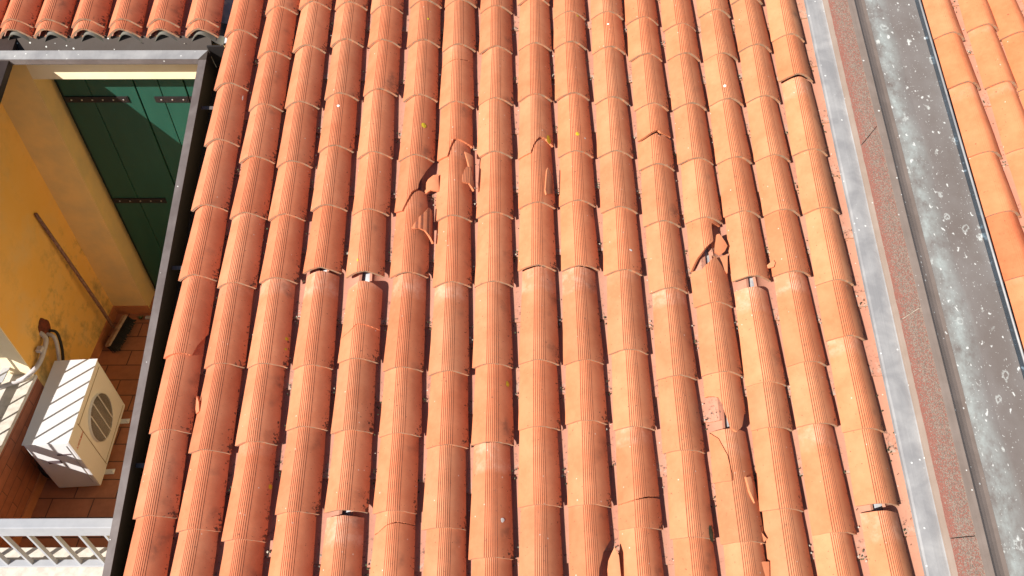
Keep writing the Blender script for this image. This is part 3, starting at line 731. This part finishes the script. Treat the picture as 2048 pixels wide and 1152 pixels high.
# ---------------------------------------------------------------- air conditioner
acR = Matrix.Rotation(math.radians(3.6), 4, 'Z')
ac = empty('air_conditioner', Vector((-2.82, 2.785, ZF + CAMZ)), acR); tag(ac, 'white outdoor air conditioning unit standing on the terrace floor, striped by railing shadows', 'air conditioner')
AW, AD, AH, AB = .288, .67, .60, .035     # local: x from -AW to 0 (front at 0), y 0..AD
bm = bmesh.new(); box(bm, (-AW, 0, AB), (0, AD, AH), .014); obj('casing', bm, M['acwhite'], ac)
bm = bmesh.new(); box(bm, (-AW + .002, .002, AB + .006), (-.002, AD - .002, AH - .045)); 
bm.free()
bm = bmesh.new(); box(bm, (-AW - .003, -.003, AH - .004), (.003, AD + .003, AH + .004), .003); obj('top_lid', bm, M['acwhite'], ac)
cyv, czv, RAD = .365, .335, .165
bm = bmesh.new(); bmesh.ops.create_cone(bm, cap_ends=True, segments=48, radius1=RAD, radius2=RAD, depth=.006, matrix=Matrix.Translation((.003, cyv, czv)) @ Matrix.Rotation(PI / 2, 4, 'Y')); fan = obj('fan_opening', bm, M['acdark'], ac)
bm = bmesh.new()
for k in range(-15, 16):
    z = k * .0105; hw = math.sqrt(max(0, RAD ** 2 - z * z))
    if hw > .02: tube(bm, [(.012, cyv - hw, czv + z), (.016, cyv, czv + z), (.012, cyv + hw, czv + z)], .0017, 5)
obj('wire_grille', bm, M['acwire'], fan)
bm = bmesh.new()
for yy in (-.085, 0, .085):
    hh = math.sqrt(RAD ** 2 - yy * yy); box(bm, (.014, cyv + yy - .003, czv - hh), (.020, cyv + yy + .003, czv + hh))
bmesh.ops.create_cone(bm, cap_ends=False, segments=48, radius1=RAD + .004, radius2=RAD + .001, depth=.016, matrix=Matrix.Translation((.009, cyv, czv)) @ Matrix.Rotation(PI / 2, 4, 'Y'))
obj('grille_bars', bm, M['acwhite'], fan)
bm = bmesh.new(); 
for lo, hi in (((.0005, .158, .06), (.003, .162, AH - .03)), ((.0005, .158, AH - .05), (.003, AD - .03, AH - .046)), ((.0005, .162, .075), (.003, AD - .03, .079))): box(bm, lo, hi)
obj('front_seam', bm, simple('panel_seam', (.30, .24, .18), .6), ac)
bm = bmesh.new(); box(bm, (-.215, -.004, .36), (-.130, -.0005, .395)); obj('nameplate', bm, M['plate'], ac)
bm = bmesh.new(); box(bm, (-.125, -.004, .455), (-.035, -.0005, .468)); obj('grip_recess', bm, M['plate'], ac)
bm = bmesh.new(); box(bm, (-.032, -.004, .10), (-.029, -.0005, .56)); obj('service_seam', bm, simple('seam_grey', (.42, .42, .45), .6), ac)
for yy in (.13, .55):
    bm = bmesh.new(); box(bm, (-AW + .02, yy - .02, 0), (.045, yy + .02, .006), .002); box(bm, (-AW + .03, yy - .015, .006), (-.02, yy + .015, .0345))
    bmesh.ops.create_cone(bm, cap_ends=True, segments=10, radius1=.009, radius2=.007, depth=.008, matrix=Matrix.Translation((.030, yy, .010)))
    obj('foot', bm, M['acwhite'], ac)
cu = bpy.data.curves.new('lettering', 'FONT'); cu.body = 'MITSUBISHI'; cu.size = .022; cu.extrude = .0006; cu.space_character = 1.02
tmp = bpy.data.objects.new('tmp', cu); C.objects.link(tmp); bpy.context.view_layer.update()
me = bpy.data.meshes.new_from_object(tmp.evaluated_get(bpy.context.evaluated_depsgraph_get())); bpy.data.objects.remove(tmp)
xs_ = [v.co.x for v in me.vertices]; sc_ = .112 / max(xs_)
me.transform(Matrix.Translation((.0012, .048, .470)) @ Matrix(((0, 0, 1, 0), (1, 0, 0, 0), (0, 1, 0, 0), (0, 0, 0, 1))) @ Matrix.Diagonal((sc_, sc_ * 1.15, 1, 1)))
link('lettering', me, M['red'], ac)
bm = bmesh.new()
for a in (90, 210, 330):
    d = Vector((math.cos(math.radians(a)), math.sin(math.radians(a)))); e = Vector((-d.y, d.x))
    q = [Vector((0, 0)), d * .006 + e * .0035, d * .012, d * .006 - e * .0035]
    vv = [bm.verts.new((.0016, .034 + p_.x, .478 + p_.y)) for p_ in q]; bm.faces.new(vv)
obj('emblem', bm, M['red'], ac)
# ---------------------------------------------------------------- hoses
def hose(name, label, pts, r, m):
    o0 = Vector((pts[0][0], pts[0][1], pts[0][2] + CAMZ)); bm = bmesh.new()
    tube(bm, curve_pts([W(p) - o0 for p in pts], 8), r, 12)
    o = obj(name, bm, m, None, True, Matrix.Translation(o0)); tag(o, label, 'hose', 'hoses of the air conditioner'); return o
hs = hose('drain_hose', 'thick pale grey hose curving from the wall hole down onto the white parapet', [(-3.26, 3.585, -4.355), (-3.215, 3.555, -4.385), (-3.205, 3.47, -4.41), (-3.215, 3.37, -4.435), (-3.262, 3.29, -4.455), (-3.34, 3.245, -4.470), (-3.46, 3.19, -4.472)], .0165, M['pipe'])
bm = bmesh.new(); box(bm, (-.018, -.022, -.004), (.018, .022, .024), .003)
cl = obj('hose_clip', bm, M['pipe'], hs); cl.location = (.045, -.13, -.035)
hose('coolant_hose', 'grey insulated pipe hanging from the wall hole down behind the white unit', [(-3.26, 3.625, -4.42), (-3.20, 3.61, -4.44), (-3.19, 3.55, -4.54), (-3.19, 3.45, -4.66), (-3.18, 3.33, -4.78), (-3.16, 3.15, -4.90), (-3.13, 3.0, -4.93)], .013, M['pipe'])
hose('coolant_hose', 'black insulated pipe nearest the corner, hanging from the wall hole behind the unit', [(-3.26, 3.655, -4.42), (-3.205, 3.66, -4.45), (-3.19, 3.60, -4.56), (-3.19, 3.50, -4.68), (-3.17, 3.38, -4.80), (-3.15, 3.2, -4.90), (-3.12, 3.1, -4.92)], .010, M['black'])
hose('coolant_hose', 'black looping cable low between the brown parapet and the white unit', [(-3.14, 2.95, -4.80), (-3.19, 2.92, -4.78), (-3.215, 2.87, -4.88), (-3.20, 2.84, -5.0), (-3.15, 2.86, -5.07), (-3.12, 2.95, -5.06)], .011, M['black'])
bm = bmesh.new(); ring = []
for k in range(22):
    a = 2 * PI * k / 22; rr = 1 + .22 * noise.noise((math.cos(a) * 1.5, math.sin(a) * 1.5, 4))
    ring.append((3.632 + .062 * rr * math.cos(a), CAMZ - 4.372 + .088 * rr * math.sin(a)))
prism(bm, ring, XW - .001, XW + .004, 0); hpart('pipe_hole_patch', bm, M['patch'], sw)
# ---------------------------------------------------------------- broom
br = empty('broom', W((-3.163, 4.16, ZF + .08))); tag(br, 'worn wooden broom leaning in the yellow corner, black bristles on the terracotta floor', 'broom')
T = Matrix.Translation(-W((-3.163, 4.16, ZF + .08)))
bm = bmesh.new(); tube(bm, [W(p) for p in ((-3.236, 4.134, -3.747), (-3.205, 4.148, -4.25), (-3.175, 4.158, -4.75), (-3.160, 4.155, -4.985))], [.0125, .013, .0135, .012], 12); bm.transform(T); obj('handle', bm, M['wood'], br, True)
hd = Vector((-3.120 + 3.157, 4.295 - 3.985, 0)).normalized(); ang = math.atan2(hd.y, hd.x)
RM = Matrix.Rotation(ang, 4, 'Z') @ Matrix.Rotation(math.radians(-28), 4, 'X')
bm = bmesh.new(); box(bm, (-.160, -.026, -.010), (.160, .026, .012), .009); bm.transform(Matrix.Translation((.024, -.02, .0)) @ RM); head = obj('head', bm, M['headwood'], br)
bm = bmesh.new(); rr = random.Random(3)
for i in range(46):
    for j in range(7):
        x = -.155 + .31 * i / 45 + rr.uniform(-.002, .002); y = -.022 + .044 * j / 6
        tube(bm, [(x, y, -.008), (x + rr.uniform(-.006, .006), y * 1.3 + rr.uniform(-.004, .004) - .006, -.055), (x + rr.uniform(-.012, .012), y * 1.6 - .018 + rr.uniform(-.006, .006), -.078 + rr.uniform(-.006, .004))], .0028, 4)
bm.transform(Matrix.Translation((.024, -.02, .0)) @ RM); obj('bristles', bm, M['black'], head)
# white plastic cap and weed by the sill
bm = bmesh.new(); box(bm, (-.06, -.014, 0), (.07, .014, .022), .008); o = obj('plastic_bracket', bm, M['white'], None, False, Matrix.Translation(W((-2.93, 4.335, ZF)))); tag(o, 'small white plastic strip lying on the terrace floor near the door corner', 'plastic strip')
bm = bmesh.new(); rr = random.Random(5)
for i in range(34):
    a = rr.uniform(0, 2 * PI); l = rr.uniform(.012, .035); b0 = Vector((rr.uniform(-.008, .008), rr.uniform(-.008, .008), 0)); d = Vector((math.cos(a), math.sin(a), rr.uniform(.3, 1.2))).normalized(); e = d.cross(Vector((0, 0, 1))).normalized() * .004
    v4 = [bm.verts.new(b0), bm.verts.new(b0 + d * l * .5 + e), bm.verts.new(b0 + d * l), bm.verts.new(b0 + d * l * .5 - e)]; bm.faces.new(v4)
o = obj('weed', bm, M['leaf'], None, False, Matrix.Translation(W((-3.03, 4.335, ZF)))); tag(o, 'tiny green weed growing from the floor joint beside the broom head', 'weed')
# ---------------------------------------------------------------- capping and metal channel on the right
S0, S1 = -.2, 5.0
cap = empty('wall_capping', RP(1.95, 2, -.1), RF.to_3x3()); tag(cap, 'low capping between the roofs: grey flashing, red granulated membrane and beige trim', 'capping')
CI = cap.matrix_world.inverted() @ ROOF
def cpart(name, bm, m, parent, CI=CI, smooth=False):
    bm.transform(CI); return obj(name, bm, m, parent, smooth)
k1 = K(-.045)
bm = bmesh.new(); prof = [(1.806 * k1, -.062), (1.8085 * k1, -.047), (1.818 * k1, -.043), (1.86 * k1, -.041), (1.905 * k1, -.042), (1.912 * k1, -.030), (1.9135 * k1, -.033), (1.907 * k1, -.047), (1.86 * k1, -.045), (1.818 * k1, -.047), (1.811 * k1, -.062)]
wavy(bm, [(a, b) for a, b in prof], S0, S1, 90, .0022, 2); f_ = cpart('grey_flashing', bm, M['galv'], cap)
k2 = K(-.02)
bm = bmesh.new(); box(bm, (1.921 * k2, S0, -.115), (2.060 * k2, S1, -.030)); cpart('kerb_core', bm, M['mortar'], cap)
bm = bmesh.new(); prism(bm, [(1.921 * k2, -.045), (1.9205 * k2, -.021), (1.945 * k2, -.019), (1.956 * k2, -.024), (1.956 * k2, -.0295), (1.9225 * k2, -.0295)], S0, S1, 1); cpart('drip_edge', bm, M['beige'], cap)
seams = [(5.0, 5.0), (3.70, 3.745), (2.619, 2.758), (1.572, 1.645), (.52, .53), (-.2, -.2)]
for (a0, b0), (a1, b1) in zip(seams, seams[1:]):
    bm = bmesh.new(); g_ = .0025; xa, xb = 1.9445 * k2, 2.064 * k2
    nseg = 24; lo_l = a1 + g_; hi_l = a0 - g_; lo_r = b1 + g_; hi_r = b0 - g_
    vt = []; rr = random.Random(int(a0 * 100))
    for i in range(nseg + 1):
        t_ = i / nseg; sl_ = lo_l + (hi_l - lo_l) * t_; sr_ = lo_r + (hi_r - lo_r) * t_
        jx = rr.uniform(-.0015, .0015)
        row = []
        for j in range(5):
            q = j / 4; row.append((xa + jx * (1 - q) + (xb - xa) * q, sl_ + (sr_ - sl_) * q, -.0185 + .0015 * math.sin(PI * q)))
        vt.append([bm.verts.new(p_) for p_ in row] + [bm.verts.new((row[0][0], row[0][1], -.0235)), bm.verts.new((row[-1][0], row[-1][1], -.0235))])
    for i in range(nseg):
        a, b = vt[i], vt[i + 1]
        for j in range(4): bm.faces.new((a[j], a[j + 1], b[j + 1], b[j]))
        bm.faces.new((a[5], a[0], b[0], b[5])); bm.faces.new((a[4], a[6], b[6], b[4]))
    for row in (vt[0], vt[-1]): bm.faces.new([row[5]] + row[:5] + [row[6]])
    cpart('membrane_strip', bm, M['membrane'], cap)
bm = bmesh.new(); wavy(bm, [(2.060 * k2, -.0235), (2.0625 * k2, -.0165), (2.102 * k2, -.015), (2.1045 * k2, -.017), (2.135, -.036), (2.160, -.051), (2.182, -.060), (2.205, -.0635), (2.205, -.0665), (2.180, -.063), (2.158, -.054), (2.132, -.039), (2.103 * k2, -.020), (2.0625 * k2, -.0235)], S0, S1, 60, .0014, 6); cpart('beige_trim', bm, M['trim'], cap)
# metal channel
ch = empty('valley_gutter', RP(2.3, 2, -.1), RF.to_3x3()); tag(ch, 'wide grey brown metal valley gutter spattered with white bird droppings', 'gutter')
CI2 = ch.matrix_world.inverted() @ ROOF
hf = -.065
def xr(x, h): return x * K(h)
bm = bmesh.new(); prism(bm, [(2.2035, hf), (xr(2.20, hf), hf), (xr(2.30, hf), hf - .004), (xr(2.474, hf), hf), (xr(2.474, hf), hf - .003), (xr(2.30, hf), hf - .007), (2.2035, hf - .003)], S0, S1, 1)
me = None; bm.transform(ROOF.inverted() @ ROOF)
o = link('channel_floor', finish(bm, 'channel_floor'), M['spatter'], ch); o.matrix_world = ROOF
bm = bmesh.new(); prism(bm, [(xr(2.4745, hf), hf), (2.5025, -.006), (2.5045, -.006), (xr(2.477, hf), hf)], S0, S1, 1); cpart('upstand', bm, M['bluelip'], ch, CI2)
bm = bmesh.new(); tube(bm, [(2.5075, S0, -.006), (2.5075, S1, -.006)], .0055, 12); cpart('rolled_lip', bm, M['galv'], ch, CI2, True)
bm = bmesh.new(); box(bm, (xr(2.10, hf), S0, hf - .25), (3.6, S1, -.135)); bm.transform(ROOF)
nb = empty('neighbour_house', RP(3.0, 2, -.3)); tag(nb, 'neighbouring house under the orange tiled roof on the right', 'house')
bm.transform(Matrix.Translation(-nb.location)); obj('roof_slab', bm, M['outer'], nb)
bm = bmesh.new(); box(bm, (2.41, -.1, -CAMZ + CAMZ), (3.6, 7, 3.2)); bm.transform(Matrix.Translation(-nb.location)); obj('outer_wall', bm, M['outer'], nb)
bm = sheet(2.53, 3.55, -.2, 5.0, 2.662, .22); bm.transform(ROOF); bm.transform(Matrix.Translation(-nb.location)); obj('roof_underlay', bm, M['underlay'], nb)
# right-hand roof tiles
RJ = {1: (2.662, [3.428, 3.058, 2.575, 2.194, 1.813, 1.40, 1.0, .6]), 2: (2.885, [3.492, 3.061, 2.603, 2.2, 1.80, 1.42]), 3: (3.075, [3.432, 3.04, 2.65, 2.27]), 4: (3.295, [3.5, 3.1])}
for c, (x, js) in RJ.items():
    for r, s in enumerate(js):
        cc = Vector((.60, .205, .090)); j = rnd.uniform(-1, 1); cc = Vector((cc.x, cc.y * (1 + .07 * j), cc.z * (1 + .12 * j)))
        if (c, r) == (1, 4): cc = Vector((.58, .170, .072))
        o = place('cover_tile', SMOOTHC[rnd.randrange(4)], x + rnd.uniform(-.003, .003), s, HB, rnd.uniform(-.012, .012), rnd.uniform(-.02, .02), 0, cc, .35)
        where = 'beyond the spattered metal gutter' if c > 1 else 'touching the spattered metal gutter'
        tag(o, ('redder' if (c, r) == (1, 4) else 'orange') + ' cover tile, %s down in the %s column %s' % (ORD[r + 1], ORD[c], where), 'roof tile', 'smooth cover tiles of the right-hand roof')
for g in (1, 2, 3):
    xa = (RJ[g][0] + RJ[g + 1][0]) / 2; n = 0
    for k in range(9):
        s = 3.72 - .387 * k + (.1 if g == 2 else -.07 * (g == 3)) + rnd.uniform(-.02, .02)
        if s < 1.0 + .6 * (g - 1): continue
        n += 1
        o = place('channel_tile', PANS[rnd.randrange(6)], xa, s, -.099, 0, 0, 0, Vector((.72, .25, .115)), 0)
        tag(o, 'orange channel tile, %s down between the %s and %s columns beyond the metal gutter' % (ORD[n], ORD[g], ORD[g + 1]), 'channel tile', 'channel tiles of the right-hand roof')
        pan_ends.append((xa, s))
# ---------------------------------------------------------------- loose shards
def shard(label, cx_, cs, pts, h, roll=0, pitch=0, yaw=0, grooves=True, R_=.10, uoff=0, th=.012, cup=1):
    bm = bmesh.new()
    xs = [p[0] for p in pts]; lo, hi = min(xs), max(xs); n = len(pts)
    def cuts(x):
        ys = []
        for i in range(n):
            (x0, y0), (x1, y1) = pts[i], pts[(i + 1) % n]
            if (x0 <= x < x1) or (x1 <= x < x0): ys.append(y0 + (y1 - y0) * (x - x0) / (x1 - x0))
        return (min(ys), max(ys)) if len(ys) > 1 else None
    N_ = 36; colsT = []; 
    for i in range(N_ + 1):
        x = lo + (hi - lo) * (.004 + .992 * i / N_); q = cuts(x)
        if not q: continue
        a, b = q; a += noise.noise((x * 90, cs, 1)) * .0015; b += noise.noise((x * 90, cs, 5)) * .0015
        if b - a < .003: b = a + .003
        g = 0
        if grooves:
            ph = ((x + uoff) / .0088) % 1
            if ph < .25: g = .0012 * (1 - abs(ph - .125) / .125)
        an = (x + uoff) / R_; nrm = Vector((math.sin(an), 0, math.cos(an))) if cup > 0 else Vector((-math.sin(an), 0, math.cos(an)))
        ct = []; cb = []
        for j in range(9):
            v = a + (b - a) * j / 8
            z = R_ * (math.cos(an) - 1) * cup
            p = Vector((R_ * math.sin(an) - R_ * math.sin(uoff / R_), v, z - R_ * (math.cos(uoff / R_) - 1) * cup))
            ct.append(bm.verts.new(p - nrm * g)); cb.append(bm.verts.new(p - nrm * th))
        colsT.append((ct, cb, g))
    for i in range(len(colsT) - 1):
        (a, a2, ga), (b, b2, gb) = colsT[i], colsT[i + 1]
        for j in range(8):
            f = bm.faces.new((a[j], b[j], b[j + 1], a[j + 1])); f.material_index = 2 if (ga > 0 or gb > 0) else 0
            bm.faces.new((a2[j], a2[j + 1], b2[j + 1], b2[j]))
        for j in (0, 8):
            q = (a[j], a2[j], b2[j], b[j]); f = bm.faces.new(q if j == 0 else q[::-1]); f.material_index = 3
    for k, (a, a2, _) in ((0, colsT[0]), (1, colsT[-1])):
        for j in range(8):
            q = (a[j], a[j + 1], a2[j + 1], a2[j]); f = bm.faces.new(q if k == 0 else q[::-1]); f.material_index = 3
    me = tmesh('tile_shard', bm)
    o = bpy.data.objects.new('tile_shard', me); C.objects.link(o)
    o.matrix_world = Matrix.Translation(RP(cx_ , cs, h)) @ RF @ Matrix.Rotation(yaw, 4, 'Z') @ Matrix.Rotation(roll, 4, 'Y') @ Matrix.Rotation(pitch, 4, 'X')
    c_ = tcolor(cx_, .97); o.color = (c_[0], c_[1], c_[2], 0)
    tag(o, label, 'tile shard', 'broken tile shards lying on the roof'); return o
rad = math.radians
shard('largest grooved corner shard, slid down below the diagonal break in the sixth column', -.444, 2.133, [(-.07, -.041), (-.034, .025), (-.006, .059), (.025, .102), (.046, .092), (.07, -.102), (.006, -.046), (-.027, -.038)], -.008, rad(24), rad(-2), 0, True, .095, .0)
shard('smooth rounded shard wedged in the hollow right of the sixth column', -.420, 2.402, [(-.042, -.045), (-.04, -.005), (-.02, .03), (.009, .052), (.038, .06), (.042, -.045), (-.004, -.040), (-.037, -.06)], -.052, rad(-6), rad(4), 0, False, .09)
shard('thin pointed shard standing on edge above the grooved wedge, seventh column', -.212, 2.496, [(-.035, .075), (.022, .065), (.032, -.001), (.035, -.075), (.005, -.026), (-.018, .032)], -.014, rad(38), rad(4), 0, False, .09)
shard('small grooved wedge shard directly below the thin pointed shard', -.212, 2.41, [(-.039, -.037), (-.04, .005), (-.027, .046), (-.014, .069), (.008, .059), (.037, -.028), (.04, -.069), (.002, -.037)], -.002, rad(30), rad(3), 0, True, .09)
shard('lone narrow grooved shard resting on the right flank of the ninth column', .226, 2.379, [(-.017, .086), (.017, .034), (.034, -.058), (-.026, -.086), (-.034, -.061), (-.025, .067)], -.004, rad(46), rad(3), 0, True, .12)
shard('angular flat shard right of the shattered tile with the striped hole', 1.114, 2.014, [(-.018, .058), (-.002, .062), (.021, .027), (.037, -.004), (.017, -.039), (-.012, -.062), (-.037, -.043), (-.032, -.004)], -.040, rad(8), rad(3), 0, False, .2)
shard('pointed lower shard under the angular flat shard', 1.118, 1.912, [(-.03, .034), (-.007, .039), (.03, .056), (.017, -.056), (-.007, -.03)], -.060, rad(-5), rad(2), 0, False, .2)
shard('curved shard standing on edge beside the orange spot, lower right', 1.100, .738, [(-.026, .052), (.005, .059), (.026, .013), (.025, -.059), (-.009, -.009)], -.020, rad(36), rad(4), 0, False, .09)
shard('slim shard stuck upright between the first and second columns', -1.496, 1.159, [(-.01, .044), (.007, .01), (.014, -.035), (-.006, -.044), (-.014, -.02), (-.014, .022)], -.055, rad(-30), rad(6), 0, False, .09)
shard('large curved shard leaning in the dark opening at the bottom edge', .450, .421, [(.021, .071), (.037, .033), (.037, -.071), (-.037, -.071), (-.015, .014)], -.050, rad(-30), rad(6), 0, False, .09)
shard('tiny pinkish shard on the rim of the fourteenth column, by a moss tuft', 1.366, 1.904, [(-.022, -.004), (.012, .021), (.022, .008), (.011, -.017), (-.02, -.021)], -.052, rad(-12), rad(6), 0, False, .2)
shard('small pale triangular shard in the gap near the lower right', 1.134, .530, [(-.021, .033), (-.005, .033), (.021, -.004), (-.014, -.033)], -.062, rad(-10), rad(5), 0, False, .2)
shard('squarish shard in the gap at the bottom edge, lower right', 1.127, .394, [(-.024, .031), (-.004, .035), (.025, .035), (.019, -.035), (-.025, -.035)], -.056, rad(14), rad(5), 0, False, .2)
# ---------------------------------------------------------------- lichen patches and droppings: parts of the tile they grow on
def patch(c, s, x, rx, ry, m, name):
    js = COLS[c][2] + [COLS[c][2][-1] - {5: .536, 16: .545}.get(c, .385)]
    row = next((i for i, q in enumerate(js) if q <= s), len(js) - 1)
    o = BYCR.get(c * 100 + row)
    if o is None: return
    inv = o.matrix_world.inverted() @ ROOF
    loc = inv @ Vector((x, s, -.005))
    bm = bmesh.new(); cen = None; ring = []
    def on(u, v): 
        p, n = surf(max(-1, min(1, u)), v); return p - n * .0012
    w_ = W0 + (W1 - W0) * loc.y / L; uc = loc.x / (w_ / 2)
    cv = bm.verts.new(on(uc, loc.y) + Vector((0, 0, .0006)))
    for k in range(16):
        a = 2 * PI * k / 16; q = 1 + .28 * noise.noise((math.cos(a) * 2, math.sin(a) * 2, s * 9))
        ring.append(bm.verts.new(on(uc + rx * q * math.cos(a) / (w_ / 2), loc.y + ry * q * math.sin(a))))
    for k in range(16): bm.faces.new((cv, ring[k], ring[(k + 1) % 16]))
    obj(name, bm, m, o)
LI = M['lichen']; DR = M['dropping']
for c, x, s, rx, ry, m in ((6, -.475, 2.769, .013, .017, LI), (9, .226, 2.689, .012, .030, LI), (10, .385, 2.698, .010, .013, LI), (6, -.481, 3.548, .006, .008, LI), (10, .422, 3.585, .008, .006, LI), (3, -1.109, 1.5, .007, .008, LI), (3, -1.107, 1.445, .005, .006, LI),
                           (8, -.008, 1.258, .008, .013, LI), (3, -1.104, .772, .007, .012, LI), (12, .903, .547, .012, .038, M['moss']), (5, -.779, 1.917, .003, .008, LI), (4, -.964, 2.899, .008, .008, DR), (14, 1.245, 3.031, .007, .009, DR), (11, .755 - .12, 1.973, .008, .006, DR), (8, -.032, .61, .008, .011, DR), (11, .60, 3.497, .006, .006, DR), (10, .428, 2.685, .004, .005, DR), (1, -1.535, 3.0, .003, .02, DR)):
    patch(c, s, x, rx, ry, m, {LI.name: 'lichen_patch', DR.name: 'dropping'}.get(m.name, 'lichen_patch'))
# moss and mortar crumbs at the channel tile ends
def crumbs(name, m, per, sz, seed, sp=.05):
    bm = bmesh.new(); rr = random.Random(seed)
    for (x, s) in pan_ends:
        if rr.random() > per[0]: continue
        for k in range(rr.randint(*per[1])):
            px = x + rr.gauss(0, .017); ps = s + rr.gauss(.0, sp * .3) + (.012 if rr.random() < .5 else -.018)
            if rr.random() < .14: ps = s + rr.uniform(0, .33)
            h = -.1055 + .040 * ((px - x) / .08) ** 2 + (.012 if ps > s else 0) - .001
            q = rr.uniform(.4, 1) * sz
            bmesh.ops.create_icosphere(bm, subdivisions=1, radius=q, matrix=Matrix.Translation((px, ps, h)) @ Matrix.Rotation(rr.uniform(0, 3), 4, 'Z') @ Matrix.Diagonal((rr.uniform(.7, 1.3), rr.uniform(.7, 1.4), .6, 1)))
    for v in bm.verts: v.co += Vector((rr.uniform(-1, 1), rr.uniform(-1, 1), rr.uniform(-1, 1))) * sz * .16
    return obj(name, bm, m, None, False, ROOF)
tag(crumbs('dark_moss_crumbs', M['moss'], (.8, (5, 13)), .0046, 1), 'dark moss crumbs caught in the channels between tile columns', 'moss', kind='stuff')
tag(crumbs('mortar_crumbs', M['mortar'], (.5, (2, 6)), .0055, 2), 'pale mortar crumbs at the ends of the channel tiles', 'mortar', kind='stuff')
for o in C.objects:
    if 'cr' in o.keys(): del o['cr']
